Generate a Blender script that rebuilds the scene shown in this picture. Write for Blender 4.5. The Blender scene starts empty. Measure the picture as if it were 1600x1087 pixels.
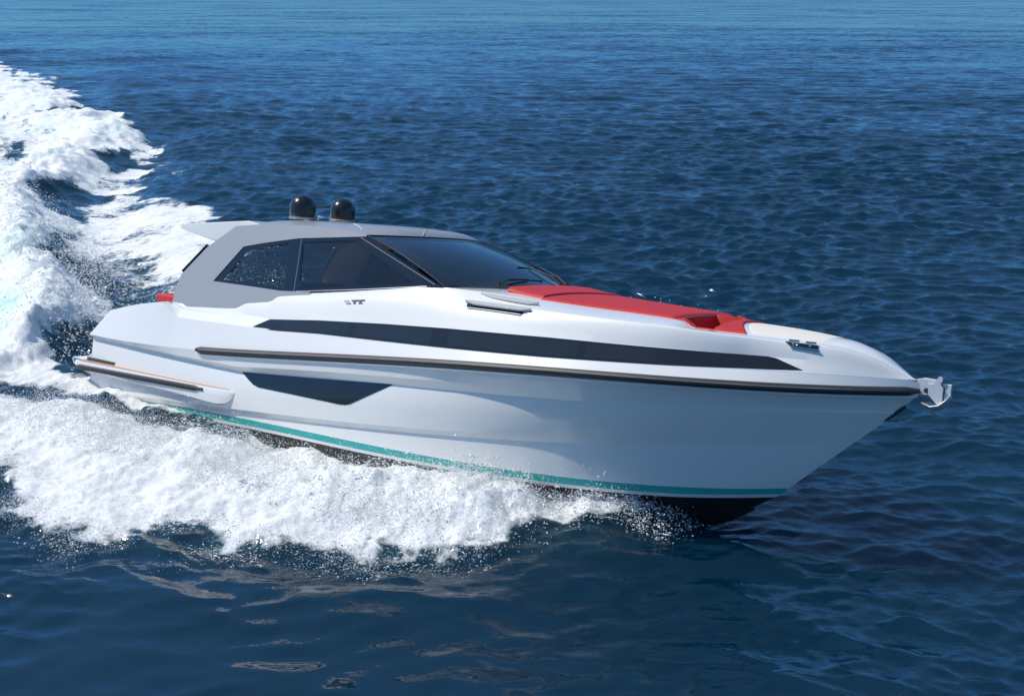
import bpy, math, random
import numpy as np
from mathutils import Vector, Euler
R=math.radians
S=bpy.context.scene
COL=S.collection
# ---------------------------------------------------------------- camera
cd=bpy.data.cameras.new('camera'); cam=bpy.data.objects.new('camera',cd); COL.objects.link(cam); S.camera=cam
cd.sensor_width=36; cd.lens=40.597; cd.clip_start=.1; cd.clip_end=20000
cam.location=(0,0,7.2758); cam.rotation_euler=(R(90-17.336),0,0)
# ---------------------------------------------------------------- light
SUN=Vector((-.62,.09,.78)).normalized()
el=math.asin(SUN.z); az=math.atan2(SUN.x,SUN.y)
W=bpy.data.worlds.new('World'); S.world=W; W.use_nodes=True
nt=W.node_tree; sky=nt.nodes.new('ShaderNodeTexSky'); sky.sky_type='NISHITA'; sky.sun_disc=False
sky.sun_elevation=el; sky.sun_rotation=az; sky.air_density=1.0; sky.dust_density=0.0; sky.ozone_density=2.0
bg=nt.nodes['Background']; mxs=nt.nodes.new('ShaderNodeMix'); mxs.data_type='RGBA'; mxs.blend_type='MULTIPLY'; mxs.inputs[0].default_value=1; mxs.inputs[7].default_value=(.62,.92,1.22,1)
nt.links.new(sky.outputs[0],mxs.inputs[6]); 
tcw=nt.nodes.new('ShaderNodeTexCoord'); sxz=nt.nodes.new('ShaderNodeSeparateXYZ'); nt.links.new(tcw.outputs['Generated'],sxz.inputs[0])
hr=nt.nodes.new('ShaderNodeMapRange'); hr.interpolation_type='SMOOTHSTEP'; hr.inputs[1].default_value=-.05; hr.inputs[2].default_value=.8; nt.links.new(sxz.outputs[2],hr.inputs[0])
hm=nt.nodes.new('ShaderNodeMix'); hm.data_type='RGBA'; hm.inputs[6].default_value=(.09,.285,.63,1); hm.inputs[7].default_value=(.76,.98,.97,1); nt.links.new(hr.outputs[0],hm.inputs[0]); nt.links.new(hm.outputs[2],mxs.inputs[7])
nt.links.new(mxs.outputs[2],bg.inputs[0]); bg.inputs[1].default_value=.16
sd=bpy.data.lights.new('sun','SUN'); sd.energy=4.35; sd.angle=R(.53); sd.color=(1,.94,.85)
so=bpy.data.objects.new('sun',sd); COL.objects.link(so); so.rotation_euler=SUN.to_track_quat('Z','Y').to_euler()
S.view_settings.view_transform='Standard'; S.view_settings.look='None'; S.view_settings.gamma=1; S.view_settings.exposure=0
# ---------------------------------------------------------------- curves that give the hull its lines (boat frame, metres)
def pch(pts):
    """smooth monotone interpolation through (x, y) points"""
    P=np.array(pts,float); X,Y=P[:,0],P[:,1]; h=np.diff(X); d=np.diff(Y)/h
    m=np.zeros(len(X)); m[0]=d[0]; m[-1]=d[-1]
    for i in range(1,len(X)-1):
        m[i]=0 if d[i-1]*d[i]<=0 else (h[i-1]+h[i])/(h[i-1]/d[i-1]+h[i]/d[i]) if True else 0
    def f(x):
        x=min(max(x,X[0]),X[-1]); i=min(max(int(np.searchsorted(X,x))-1,0),len(X)-2)
        t=(x-X[i])/h[i]; t2=t*t; t3=t2*t
        return float((2*t3-3*t2+1)*Y[i]+(t3-2*t2+t)*h[i]*m[i]+(-2*t3+3*t2)*Y[i+1]+(t3-t2)*h[i]*m[i+1])
    return f
def pol(pts,deg):
    P=np.array(pts,float); c=np.polyfit(P[:,0],P[:,1],deg); return lambda x:float(np.polyval(c,x))
def bf(B,x0,xe,p,Ba,xa=4.):
    def g(x):
        if x>=xe: return 0.0
        v=B
        if x>x0: v=B*(1-((x-x0)/(xe-x0))**p)
        if x<xa: v=B-(B-Ba)*((xa-x)/xa)**2
        return v
    return g
def lerp(a,b,t): return a+(b-a)*t
def sst(a,b,x):
    t=min(1,max(0,(x-a)/(b-a))); return t*t*(3-2*t)
rail_b=bf(2.16,6.5,15.2,3.3,1.98)
rail_z=pol([(.2,1.24),(1,1.25),(2,1.27),(3.64,1.345),(4.35,1.407),(5.15,1.48),(6.65,1.597),(8,1.701),(9.42,1.815),(10.66,1.89),(12.08,1.95),(13.1,1.985),(13.95,2.015),(14.61,2.05),(15.19,2.1)],5)
g1b,g2b=bf(2.13,6,14.93,3.0,1.94),bf(2.04,6,14.93,3.0,1.89)
_g1=pol([(4.66,1.192),(6.62,1.35),(8.11,1.465),(9.15,1.535),(10.49,1.605),(11.58,1.65),(13.02,1.705),(13.89,1.743),(14.43,1.773),(14.93,1.803)],3)
_g2=pol([(4.66,1.096),(6.57,1.239),(8.07,1.345),(9.11,1.405),(10.47,1.475),(11.57,1.53),(13.01,1.62),(13.88,1.683),(14.43,1.731),(14.92,1.778)],3)
def g1z(x): return _g1(x) if x>4.66 else lerp(1.197,_g1(4.66),(x-.2)/4.46)
def g2z(x): return _g2(x) if x>4.66 else lerp(1.172,_g2(4.66),(x-.2)/4.46)
s1z=pol([(.2,.17),(2.1,.29),(4.11,.415),(6.59,.60),(7.78,.70),(10.46,.90),(11.02,.95),(12.33,1.087),(13.43,1.213),(14.2,1.307),(14.42,1.331)],3)
s2z=lambda x:s1z(x)-.07*sst(15,11,x)-.012
s1b,s2b=bf(2.06,5.5,14.42,2.5,1.91),bf(1.99,5.5,14.40,2.5,1.84)
t1z=pol([(.2,.20),(1.51,.235),(2.57,.258),(4.04,.282),(5.97,.315),(7.75,.350),(9.02,.358),(10.41,.352),(10.95,.352),(11.79,.374),(12.48,.414),(13.03,.48),(13.53,.553)],4)
t2z=lambda x:t1z(x)-.105+.02*sst(12,13.5,x)
bkz=lambda x:t2z(x)-.05
t1b,t2b,bkb=bf(1.985,6,13.56,2.35,1.875),bf(1.975,6,13.47,2.35,1.865),bf(1.965,6,13.38,2.35,1.855)
chb=bf(1.92,5.5,13.1,2.3,1.81); chz=lambda x:lerp(bkz(x)-.22,.2,sst(8,13.1,x))
keel_z=pch([(.2,-.75),(6,-.75),(9,-.7),(11,-.52),(12.43,-.2),(12.64,-.11),(12.97,.06),(13.1,.15)])
def upz(x): return x  # placeholder
wb_z=pol([(2.8,1.845),(3.86,1.845),(4.85,1.852),(6.51,1.925),(7.88,1.975),(9.1,2.01),(10.59,2.065),(11.03,2.08),(12.38,2.148),(13.55,2.21),(14.39,2.23),(14.92,2.22),(15.12,2.21)],4)
def wbz(x): return wb_z(x) if x>3 else lerp(2.06,wb_z(3.0),sst(2.4,3.0,x))
def wbb(x): return rail_b(x)-.10*min(1,max(0,(15.2-x)/2)) if x<15.12 else 0
def wtb(x): return rail_b(x)-.22*min(1,max(0,(15.2-x)/2)) if x<15.12 else 0
_wt=pol([(5.2,2.035),(6.37,2.134),(7.75,2.22),(8.98,2.28),(10.64,2.329),(12.04,2.35),(13.5,2.37)],3)
shb=pch([(2.4,1.93),(3,1.80),(4.2,1.79),(7,1.80),(9.29,1.69),(10.35,1.63),(11.25,1.53),(12.28,1.33),(12.95,1.12),(13.68,.79),(14.19,.555),(14.55,.37),(14.9,.17),(15.12,0)])
shz=pch([(2.4,2.05),(3.,2.08),(4.19,2.14),(4.45,2.24),(4.99,2.30),(5.2,2.37),(6.1,2.45),(7.5,2.60),(8.6,2.68),(9.29,2.69),(10.35,2.673),(11.25,2.654),(12.28,2.636),(12.95,2.602),(13.68,2.573),(14.19,2.549),(14.55,2.47),(14.9,2.31),(15.12,2.2)])
inb=pch([(2.4,1.80),(3,1.74),(5.1,1.72),(7.5,1.68),(8.6,1.63),(9.2,1.50),(10,1.25),(10.9,1.12),(11.7,1.0),(12.3,.93),(13.2,.80),(13.8,.6),(14.2,.40),(14.6,.2),(15.12,0)])
inz=pch([(2.4,2.05),(3,2.10),(4.19,2.195),(4.43,2.315),(4.99,2.375),(5.2,2.46),(6.1,2.546),(7.49,2.715),(8.6,2.84),(9.2,2.83),(10,2.785),(10.9,2.745),(11.7,2.72),(12.25,2.695),(12.42,2.61),(13.2,2.60),(13.8,2.585),(14.2,2.56),(14.6,2.46),(15.12,2.2)])
_cz=pch([(8.6,2.93),(9.4,2.92),(10,2.89),(11.5,2.83),(12.25,2.785),(13,2.74),(13.96,2.65),(14.22,2.625),(14.52,2.54),(14.83,2.38),(15.12,2.21)])
def cz(x): return _cz(x)-.05*(1-sst(12.5,13.9,x))
def wtz(x):
    if x<5.2: return lerp(lerp(wbz(x),shz(x),.5),_wt(5.2),sst(3.6,5.2,x))
    if x>13.5: return lerp(wbz(x),shz(x),lerp((_wt(13.5)-wbz(13.5))/(shz(13.5)-wbz(13.5)),.5,(x-13.5)/1.6))
    return _wt(x)
def bulge(z,x,zl,zh): return .03*np.sin(np.pi*min(1,max(0,(z-zl)/(zh-zl))))
def rows_at(x,ins=True):
    k=.03*(1-sst(4.6,5.6,x)) if ins else 0
    return [(s1z(x),s1b(x)),(g2z(x),g2b(x)),(g1z(x),g1b(x)),(rail_z(x),rail_b(x)),(wbz(x),wbb(x)-k),(wtz(x),wtb(x)-k),(shz(x),shb(x)),(inz(x),inb(x))]
def side_b(x,z):
    R=rows_at(x)
    if z<=R[1][0]:
        t=(z-R[0][0])/(R[1][0]-R[0][0]); return lerp(R[0][1],R[1][1],t)+bulge(z,x,R[0][0],R[1][0])*fade(x)
    for a,b in zip(R[1:],R[2:]):
        if z<=b[0]+1e-9: return lerp(a[1],b[1],(z-a[0])/max(1e-6,b[0]-a[0]))
    return R[-1][1]
def fade(x): return sst(14.4,11,x)
# ---------------------------------------------------------------- helpers
def mesh(name,verts,faces,mat,parent=None,ang=35,flat=False):
    me=bpy.data.meshes.new(name); me.from_pydata([tuple(v) for v in verts],[],faces); me.update()
    if mat: me.materials.append(mat)
    o=bpy.data.objects.new(name,me); COL.objects.link(o)
    if parent: o.parent=parent
    if not flat:
        me.shade_smooth()
        me.set_sharp_from_angle(angle=R(ang))
    return o
def fixn(o):
    import bmesh
    b=bmesh.new(); b.from_mesh(o.data); bmesh.ops.remove_doubles(b,verts=b.verts,dist=1e-5); bmesh.ops.recalc_face_normals(b,faces=b.faces); b.to_mesh(o.data); b.free(); return o
class MB:
    def __init__(s): s.v=[]; s.f=[]
    def grid(s,rows,flip=False,close=False):
        n=len(s.v); c=len(rows[0])
        for r in rows: s.v+= [tuple(p) for p in r]
        for i in range(len(rows)-1):
            for j in range(c if close else c-1):
                k=(j+1)%c
                q=(n+i*c+j,n+i*c+k,n+(i+1)*c+k,n+(i+1)*c+j)
                s.f.append(q[::-1] if flip else q)
        return s
    def poly(s,pts):
        n=len(s.v); s.v+=[tuple(p) for p in pts]; s.f.append(tuple(range(n,n+len(pts)))); return s
    def box(s,c,d,rz=0,ry=0,bev=0):
        n=len(s.v); E=Euler((0,ry,rz)); 
        for sx in(-1,1):
            for sy in(-1,1):
                for sz in(-1,1):
                    p=E.to_matrix()@Vector((sx*d[0]/2,sy*d[1]/2,sz*d[2]/2)); s.v.append((c[0]+p.x,c[1]+p.y,c[2]+p.z))
        for f in((0,1,3,2),(4,6,7,5),(0,4,5,1),(2,3,7,6),(0,2,6,4),(1,5,7,3)): s.f.append(tuple(n+i for i in f))
        return s
    def prism(s,prof,y0,y1):
        """profile in x-z extruded along y"""
        n=len(s.v); m=len(prof)
        s.v+=[(p[0],y0,p[1]) for p in prof]+[(p[0],y1,p[1]) for p in prof]
        s.f.append(tuple(range(n,n+m))); s.f.append(tuple(range(n+2*m-1,n+m-1,-1)))
        for i in range(m): j=(i+1)%m; s.f.append((n+i,n+m+i,n+m+j,n+j))
        return s
    def tube(s,pts,r,seg=8,rr=None):
        pts=[Vector(p) for p in pts]; rows=[]; up=Vector((0,0,1))
        for i,p in enumerate(pts):
            t=(pts[min(i+1,len(pts)-1)]-pts[max(i-1,0)]).normalized()
            a=t.cross(up); a=a.normalized() if a.length>1e-3 else Vector((1,0,0)); b=a.cross(t).normalized()
            q=rr[i] if rr else r
            q=q if isinstance(q,tuple) else (q,q)
            rows.append([p+a*q[0]*math.cos(2*math.pi*k/seg)+b*q[1]*math.sin(2*math.pi*k/seg) for k in range(seg)])
        s.grid(rows,close=True); s.poly(rows[0][::-1]); s.poly(rows[-1]); return s
    def lathe(s,c,prof,seg=32):
        rows=[[(c[0]+r*math.cos(2*math.pi*k/seg),c[1]+r*math.sin(2*math.pi*k/seg),c[2]+z) for k in range(seg)] for r,z in prof]
        s.grid(rows,close=True); return s
    def build(s,name,mat,parent=None,ang=35,bev=0,fix=True,solid=0,flat=False):
        o=mesh(name,s.v,s.f,mat,parent,ang,flat)
        if fix and flat: fixn(o)
        elif fix: fixn(o); o.data.shade_smooth(); o.data.set_sharp_from_angle(angle=R(ang))
        if bev:
            m=o.modifiers.new('bevel','BEVEL'); m.width=bev; m.segments=3; m.limit_method='ANGLE'; m.angle_limit=R(30); m.harden_normals=True
        if solid:
            m=o.modifiers.new('solid','SOLIDIFY'); m.thickness=abs(solid); m.offset=-1 if solid>0 else 1
        return o
def mirror(o):
    """a mirrored copy on the port side, as a part of its own"""
    me=o.data.copy(); 
    n=len(me.vertices); a=np.empty(n*3); me.vertices.foreach_get('co',a); a[1::3]*=-1; me.vertices.foreach_set('co',a); me.flip_normals(); me.update()
    c=o.copy(); c.data=me; COL.objects.link(c); c.parent=o.parent; return c
def nodemat(name):
    m=bpy.data.materials.new(name); m.use_nodes=True; return m,m.node_tree,m.node_tree.nodes['Principled BSDF']
def pm(name,col,rough=.4,metal=0,coat=0,bump=None,var=0,spec=.5,vscale=1.5):
    m,t,b=nodemat(name); b.inputs['Base Color'].default_value=(*col,1); b.inputs['Roughness'].default_value=rough; b.inputs['Metallic'].default_value=metal
    b.inputs['Coat Weight'].default_value=coat; b.inputs['Coat Roughness'].default_value=.03; b.inputs['Specular IOR Level'].default_value=spec
    tc=t.nodes.new('ShaderNodeTexCoord')
    if var:
        n=t.nodes.new('ShaderNodeTexNoise'); n.inputs['Scale'].default_value=vscale; n.inputs['Detail'].default_value=5; t.links.new(tc.outputs['Object'],n.inputs[0])
        mx=t.nodes.new('ShaderNodeMix'); mx.data_type='RGBA'; mx.inputs[6].default_value=(*[c*(1-var) for c in col],1); mx.inputs[7].default_value=(*[min(1,c*(1+var)) for c in col],1)
        t.links.new(n.outputs[0],mx.inputs[0]); t.links.new(mx.outputs[2],b.inputs['Base Color'])
    if bump:
        n=t.nodes.new('ShaderNodeTexNoise'); n.inputs['Scale'].default_value=bump[0]; n.inputs['Detail'].default_value=3; t.links.new(tc.outputs['Object'],n.inputs[0])
        u=t.nodes.new('ShaderNodeBump'); u.inputs['Strength'].default_value=bump[1]; u.inputs['Distance'].default_value=bump[2]; t.links.new(n.outputs[0],u.inputs['Height']); t.links.new(u.outputs[0],b.inputs['Normal'])
    return m
def glassmat(name,tint,alpha_mix,rough=.02):
    """tinted pane: a glossy dark coat over a partly see-through film"""
    m,t,b=nodemat(name); b.inputs['Base Color'].default_value=(*tint,1); b.inputs['Roughness'].default_value=rough; b.inputs['Coat Weight'].default_value=.3
    tr=t.nodes.new('ShaderNodeBsdfTransparent'); tr.inputs[0].default_value=(.62,.72,.76,1)
    mx=t.nodes.new('ShaderNodeMixShader'); mx.inputs[0].default_value=1-alpha_mix
    t.links.new(tr.outputs[0],mx.inputs[1]); t.links.new(b.outputs[0],mx.inputs[2]); t.links.new(mx.outputs[0],t.nodes['Material Output'].inputs[0])
    return m
WHITE=pm('white_gelcoat',(.76,.75,.725),.28,coat=.8,var=.012)
GREY=pm('silver_grey_paint',(.38,.375,.37),.38,metal=.3,coat=.3,var=.03,vscale=3)
BLACKP=pm('black_antifouling',(.018,.017,.016),.38,var=.3,vscale=4)
TEAL=pm('teal_stripe',(.02,.36,.33),.3,coat=.5)
RUB=pm('black_rubber',(.03,.028,.028),.48)
BLKG=pm('black_gloss_frame',(.008,.009,.012),.12,coat=.5)
DOME=pm('black_dome_plastic',(.010,.012,.015),.26,coat=.25)
ANC=pm('galvanised_steel',(.62,.61,.59),.42,metal=.55,bump=(60,.35,.003),var=.15,vscale=25)
CHR=pm('polished_steel',(.72,.72,.70),.2,metal=1,bump=(30,.3,.004))
STEEL=pm('brushed_steel',(.5,.5,.5),.3,metal=1)
RED=pm('red_upholstery',(.46,.020,.020),.62,bump=(160,.25,.004),var=.06,vscale=6)
CREAM=pm('cream_deck',(.72,.67,.60),.7,bump=(300,.3,.003))
TEAK=pm('teak',(.50,.31,.21),.6,var=.12,vscale=9)
DARKI=pm('dark_interior',(.035,.033,.033),.7)
LEATH=pm('seat_leather',(.012,.013,.015),.6)
BEIGE=pm('interior_lining',(.07,.07,.075),.8)
GL_SIDE=glassmat('tinted_side_glass',(.012,.016,.022),.28)
GL_WS=glassmat('tinted_windshield',(.01,.02,.035),.2)
GL_HULL=glassmat('dark_hull_glass',(.012,.013,.016),0,.03)
GL_HULL2=glassmat('hull_glass_pane',(.016,.019,.024),0,.05)
INS=pm('rail_insert_grey',(.2,.19,.185),.6)
VENT=pm('vent_grey',(.42,.42,.42),.4,coat=.2)
LOGO=pm('badge_metal',(.22,.2,.19),.35,metal=.6); LOGOG=pm('badge_grey',(.42,.42,.40),.4)
# ---------------------------------------------------------------- the yacht
yacht=bpy.data.objects.new('motor_yacht',None); COL.objects.link(yacht)
yacht.location=(-7.0629,22.4217,-.6418); yacht.rotation_euler=(R(-11.7051),R(-3.91205),R(-37.26143))
yacht['label']='white motor yacht with grey hardtop and red bow sun pads speeding across the sea'; yacht['category']='motor yacht'
N=170
def Xs(x0,x1,n=N): return [x0+(x1-x0)*i/(n-1) for i in range(n)]
def ends(X,xe): return X if X<10 else 10+(X-10)*(xe-10)/5.2
def line(xe,bfn,zfn,Xl):
    out=[]
    for X in Xl:
        x=ends(X,xe); b=bfn(x) if X<15.199 else 0.0; out.append((x,-max(b,0),zfn(x)))
    return out
XL=Xs(.2,15.2)
r_s1=line(14.42,s1b,s1z,XL); r_g2=line(14.92,g2b,g2z,XL); r_g1=line(14.93,g1b,g1z,XL); r_rail=line(15.19,rail_b,rail_z,XL)
r_s2=line(14.40,s2b,s2z,XL); r_t1=line(13.56,t1b,t1z,XL); r_t2=line(13.47,t2b,t2z,XL); r_bk=line(13.38,bkb,bkz,XL)
r_ch=line(13.1,chb,chz,XL); r_k=[(ends(X,13.1),0,keel_z(ends(X,13.1))) for X in XL]
def between(a,b,t,blg=0):
    out=[]
    for p,q,X in zip(a,b,XL):
        k=blg*math.sin(math.pi*t)*fade(X); out.append((p[0]+(q[0]-p[0])*t,p[1]+(q[1]-p[1])*t-k,p[2]+(q[2]-p[2])*t))
    return out
lower=[r_t1,between(r_t1,r_s2,.5),r_s2,r_s1]+[between(r_s1,r_g2,t/8,.03) for t in range(1,8)]+[r_g2,r_g1,between(r_g1,r_rail,.5),r_rail]
def topa(X):
    if X<2.4:
        u=(X-.2)/2.2; return (.7+u*1.7,-lerp(1.90,wbb(2.4),u),lerp(1.745,2.06,u)+.025*math.sin(math.pi*u))
    x=min(X,15.19) if X<10 else ends(X,15.17); return (x,-max(0,wbb(x)) if X<15.199 else 0,wbz(x) if x<15.12 else 2.20-.3*(x-15.12))
r_top=[topa(X) for X in XL]
def sides(mb,rows):
    mb.grid(rows); mb.grid([[(p[0],-p[1],p[2]) for p in r] for r in rows],flip=True)
hb=MB(); sides(hb,lower); sides(hb,[r_rail,between(r_rail,r_top,.5),r_top]); sides(hb,[r_bk,r_t2])
# upper panels
XU=[2.4+.04*i for i in range(16)]+Xs(3.05,15.12,150)
def up(fb,fz,k=0): return [(x,-max(0,fb(x)-k*(1-sst(4.6,5.6,x))),fz(x)) for x in XU]
r_wo=up(wbb,wbz); r_wi=up(wbb,lambda x:wbz(x)+.006,.03); r_wt=up(wtb,wtz,.03); r_sh=up(shb,shz); r_in=up(inb,inz)
def mid(a,b,t,lift=0,out=0): return [(p[0]+(q[0]-p[0])*t,p[1]+(q[1]-p[1])*t-out*min(1,abs(p[1])),p[2]+(q[2]-p[2])*t+lift*min(1,abs(p[1]))) for p,q in zip(a,b)]
sides(hb,[r_wo,r_wi,mid(r_wi,r_wt,.5),r_wt,mid(r_wt,r_sh,.35,.012,.012),mid(r_wt,r_sh,.7,.016,.014),mid(r_wt,r_sh,.93,.006,.006),r_sh,mid(r_sh,r_in,.15,.006),mid(r_sh,r_in,.6,.01),r_in])
# transom and aft quarter block
sec=[r[0] for r in lower]+[r_top[0]]
hb.grid([[p,(p[0]-.12 if p[2]<1.3 else p[0],0,p[2]),(p[0],-p[1],p[2])] for p in sec])
na=next(i for i,X in enumerate(XL) if X>1.9)
hb.grid([[r_top[i],(r_top[i][0],-1.62,r_top[i][2]+.0),(r_top[i][0],0,r_top[i][2]-.02),(r_top[i][0],1.62,r_top[i][2]),(r_top[i][0],-r_top[i][1],r_top[i][2])] for i in range(na)],flip=True)
for s in(-1,1):   # side coamings of the cockpit
    hb.grid([[(r_top[i][0],s*abs(r_top[i][1]),r_top[i][2]),(r_top[i][0],s*1.62,r_top[i][2]),(r_top[i][0],s*1.60,1.36)] for i in range(na-1,len(XL)) if r_top[i][0]<2.5])
    hb.grid([[(x,s*inb(x),inz(x)),(x,s*1.62,inz(x)-.03),(x,s*1.60,1.36)] for x in Xs(2.4,5,20)])
hb.grid([[(x,y,1.36) for y in(-1.6,0,1.6)] for x in(2,3,4.6)]); hb.grid([[(2.0,y,z) for y in(-1.62,0,1.62)] for z in(1.36,2.0)])
hull=hb.build('hull',WHITE,yacht,ang=14)
wm=hull.modifiers.new('wn','WEIGHTED_NORMAL'); wm.keep_sharp=True
b=MB(); sides(b,[r_t2,r_t1]); b.build('boot_stripe',TEAL,yacht,ang=60)
b=MB(); sides(b,[r_k,between(r_k,r_ch,.5),r_ch,r_bk]); b.grid([[p,(p[0],0,p[2]),(p[0],-p[1],p[2])] for p in (r_k[0],r_ch[0],r_bk[0])]); b.build('hull_bottom',BLACKP,yacht,ang=25)
# rub rails
def railpts(x0,x1,n=90):
    P=[]
    for i in range(n):
        x=x0+(x1-x0)*i/(n-1); P.append((x,-rail_b(x)-.012,rail_z(x)))
    return P
P=railpts(3.62,15.17); b=MB(); b.tube(P,.055,12,[((.05,.056) if 0<i<len(P)-1 else (.025,.03)) for i in range(len(P))]); rr_=b.build('rub_rail',RUB,yacht,ang=50); mirror(rr_)
b=MB(); P=[(x,y-.048,z+.012) for x,y,z in railpts(3.75,15.0)]; b.tube(P,.009,6); mirror(b.build('rail_insert',INS,rr_,ang=60))
# moulded lip just under the rail
b=MB(); P=[(x,y+.022,z-.075) for x,y,z in railpts(3.7,15.1)]; b.tube(P,.03,8,[(.03,.02)]*len(P)); mirror(b.build('rail_lip',WHITE,yacht,ang=60))
# side patches: dark glazing flush in the topsides
def patch(name,top,bot,off,mat,nz=4,nx=60,parent=None,rim=0.02):
    ft=lambda x:float(np.interp(x,[p[0] for p in top],[p[1] for p in top])); fb_=lambda x:float(np.interp(x,[p[0] for p in bot],[p[1] for p in bot]))
    x0,x1=max(top[0][0],bot[0][0]),min(top[-1][0],bot[-1][0])
    xs=sorted(set([round(v,4) for v in Xs(x0,x1,nx)]+[round(p[0],4) for p in top+bot if x0<=p[0]<=x1]))
    rows=[]
    for x in xs:
        zt,zb=ft(x),fb_(x); r=[(x,-side_b(x,zb)+rim,zb)]+[(x,-side_b(x,zb+(zt-zb)*k/nz)-off,zb+(zt-zb)*k/nz) for k in range(nz+1)]+[(x,-side_b(x,zt)+rim,zt)]
        rows.append(r)
    b=MB(); b.grid(rows,flip=True); return b.build(name,mat,parent or yacht,ang=40,fix=True)
bt=[(4.83,1.848),(5.2,2.03),(6.37,2.13),(7.75,2.218),(8.98,2.277),(10.64,2.327),(12.04,2.347),(13.5,2.372),(13.6,2.36),(13.93,2.244)]
bb_=[(4.83,1.846),(6.5,1.932),(7.87,1.972),(9.1,2.01),(10.59,2.063),(12.38,2.148),(13.55,2.215),(13.93,2.242)]
wbnd=patch('hull_side_glazing',bt,bb_,.008,GL_HULL,nx=90); mirror(wbnd)
def sub(x0,x1,m=.03):
    xs=Xs(x0,x1,14); T=[(x,float(np.interp(x,[p[0] for p in bt],[p[1] for p in bt]))-m) for x in xs]; B=[(x,float(np.interp(x,[p[0] for p in bb_],[p[1] for p in bb_]))+m) for x in xs]
    return T,B
for a,c in((5.6,7.1),(7.2,8.75),(9.05,11.15),(11.25,12.2)):
    T,B=sub(a,c); mirror(patch('window_pane',T,B,.0105,GL_HULL2,nx=16,parent=wbnd,rim=-.009))
hw=patch('hull_window',[(4.70,1.10),(6.5,1.228),(8.08,1.345)],[(4.70,1.095),(4.9,.99),(5.02,.935),(5.15,.905),(5.9,.905),(6.8,.90),(7.0,.895),(7.15,.905),(7.25,.93),(8.08,1.343)],.006,GL_HULL,nz=6,nx=60); mirror(hw)
# swim platform with its side wings
pz=lambda x:float(np.interp(x,[0,4.6],[.735,.766]))
pbt=pch([(0,.60),(1.7,.55),(3.6,.50),(4.1,.48),(4.4,.52),(4.62,.70)])
pob=pch([(-.1,2.10),(.1,2.15),(3.7,2.165),(4.2,2.15),(4.5,2.11),(4.66,2.05)])
rows=[]
for x in [-.08]+Xs(0,4.64,60):
    o=pob(x); zt=pz(x); zb=pbt(x); rows.append([(x,-1.7,zt),(x,-o+.04,zt),(x,-o+.01,zt-.012),(x,-o,zt-.04),(x,-o,(zt+zb)/2),(x,-o+.01,zb+.02),(x,-o+.05,zb),(x,-1.8,zb-.17)])
b=MB(); b.grid(rows,flip=True); b.poly(rows[0]); b.poly(rows[-1]); wing=b.build('platform_wing',WHITE,yacht,ang=40); mirror(wing)
b=MB(); b.grid([[(x,y,z) for y in(-1.9,-1,0,1,1.9)] for x,z in((.35,.73),(-.1,.735),(-.45,.735),(-.5,.70),(-.45,.60),(.3,.5))]); b.build('swim_platform',WHITE,yacht,ang=40,solid=.02)
b=MB(); b.grid([[(x,-(pob(x)-.03),pz(x)+.005),(x,-1.86,pz(x)+.005)] for x in Xs(0.0,4.55,30)]); mirror(b.build('teak_tread',TEAK,wing))
b=MB(); b.box((.72,-1.965,.775),(1.15,.06,.06)); mirror(b.build('courtesy_slot',BLKG,wing))
P=[(x,-pob(x)-.012,lerp(.618,.70,x/3.85)) for x in Xs(-.02,3.84,40)]; b=MB(); b.tube(P,.04,10,[((.03,.05) if 1<i<38 else (.015,.025)) for i in range(40)]); mirror(b.build('rub_strip',RUB,wing,ang=50))
# deck forward of the cabin
def dz(x,y):
    bi=max(inb(x),1e-4); q=min(1,abs(y)/bi); return lerp(inz(x),cz(x),1-q**2.2)
Q=[-1+2*i/28 for i in range(29)]
b=MB(); XD=sorted(set([round(v,3) for v in Xs(8.6,15.12,110)]+[12.11,12.71]))
rows=[[(x,q*inb(x),dz(x,q*inb(x))) for q in Q] for x in XD]
n0=len(b.v)
for r in rows: b.v+=r
for i in range(len(rows)-1):
    for j in range(28):
        xm=(XD[i]+XD[i+1])/2; ym=(Q[j]+Q[j+1])/2*inb(xm)
        if 12.12<xm<12.70 and abs(ym)<.86: continue
        b.f.append((i*29+j,i*29+j+1,(i+1)*29+j+1,(i+1)*29+j))
b.grid([[(8.6,q*1.63,dz(8.6,q*1.63)-.02) for q in Q],[(8.62,q*1.63,dz(8.6,q*1.63)) for q in Q]])
b.build('foredeck',WHITE,yacht,ang=30)
def cushion(name,xf0,xf1,bfn,th,mat,nx=40,ny=36,well=None,par=None,lift=None):
    rows=[]
    us=[-1,-.995,-.98,-.95]+[ -.9+1.8*i/(nx-8) for i in range(nx-7)]+[.95,.98,.995,1]
    vs=[-1,-.995,-.975,-.94]+[-.88+1.76*i/(ny-8) for i in range(ny-7)]+[.94,.975,.995,1]
    def edge(u): a=1-abs(u); return min(1,(a/.06))**.45 if a<.06 else 1
    for u in us:
        r=[]
        for v in vs:
            y0=v*bfn((xf0(0)+xf1(0))/2); xa=xf0(v); xb=xf1(v); x=lerp(xa,xb,(u+1)/2); y=v*bfn(x)
            h=th*edge(u)*edge(v)
            if lift: h+=lift(x,y,u,v)
            if well: h+=well(x,y)
            r.append((x,y,dz(x,y)-.01+h))
        rows.append(r)
    b=MB(); b.grid(rows); return b.build(name,mat,par or yacht,ang=40)
ib=lambda k:(lambda x:inb(x)-k)
groove=lambda xs:(lambda x,y:-sum(.012*math.exp(-((x-a)/.018)**2) for a in xs))
cushion('sun_pad',lambda v:10.02+.03*v*v,lambda v:12.12,ib(.05),.045,RED,well=groove([10.75,11.45]))
cushion('headrest_cushion',lambda v:9.28+.1*v*v,lambda v:10.0+.06*v*v,lambda x:min(1.1,inb(x)-.1),.06,RED,nx=26,lift=lambda x,y,u,v:.02*sst(.2,-1,u))
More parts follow.
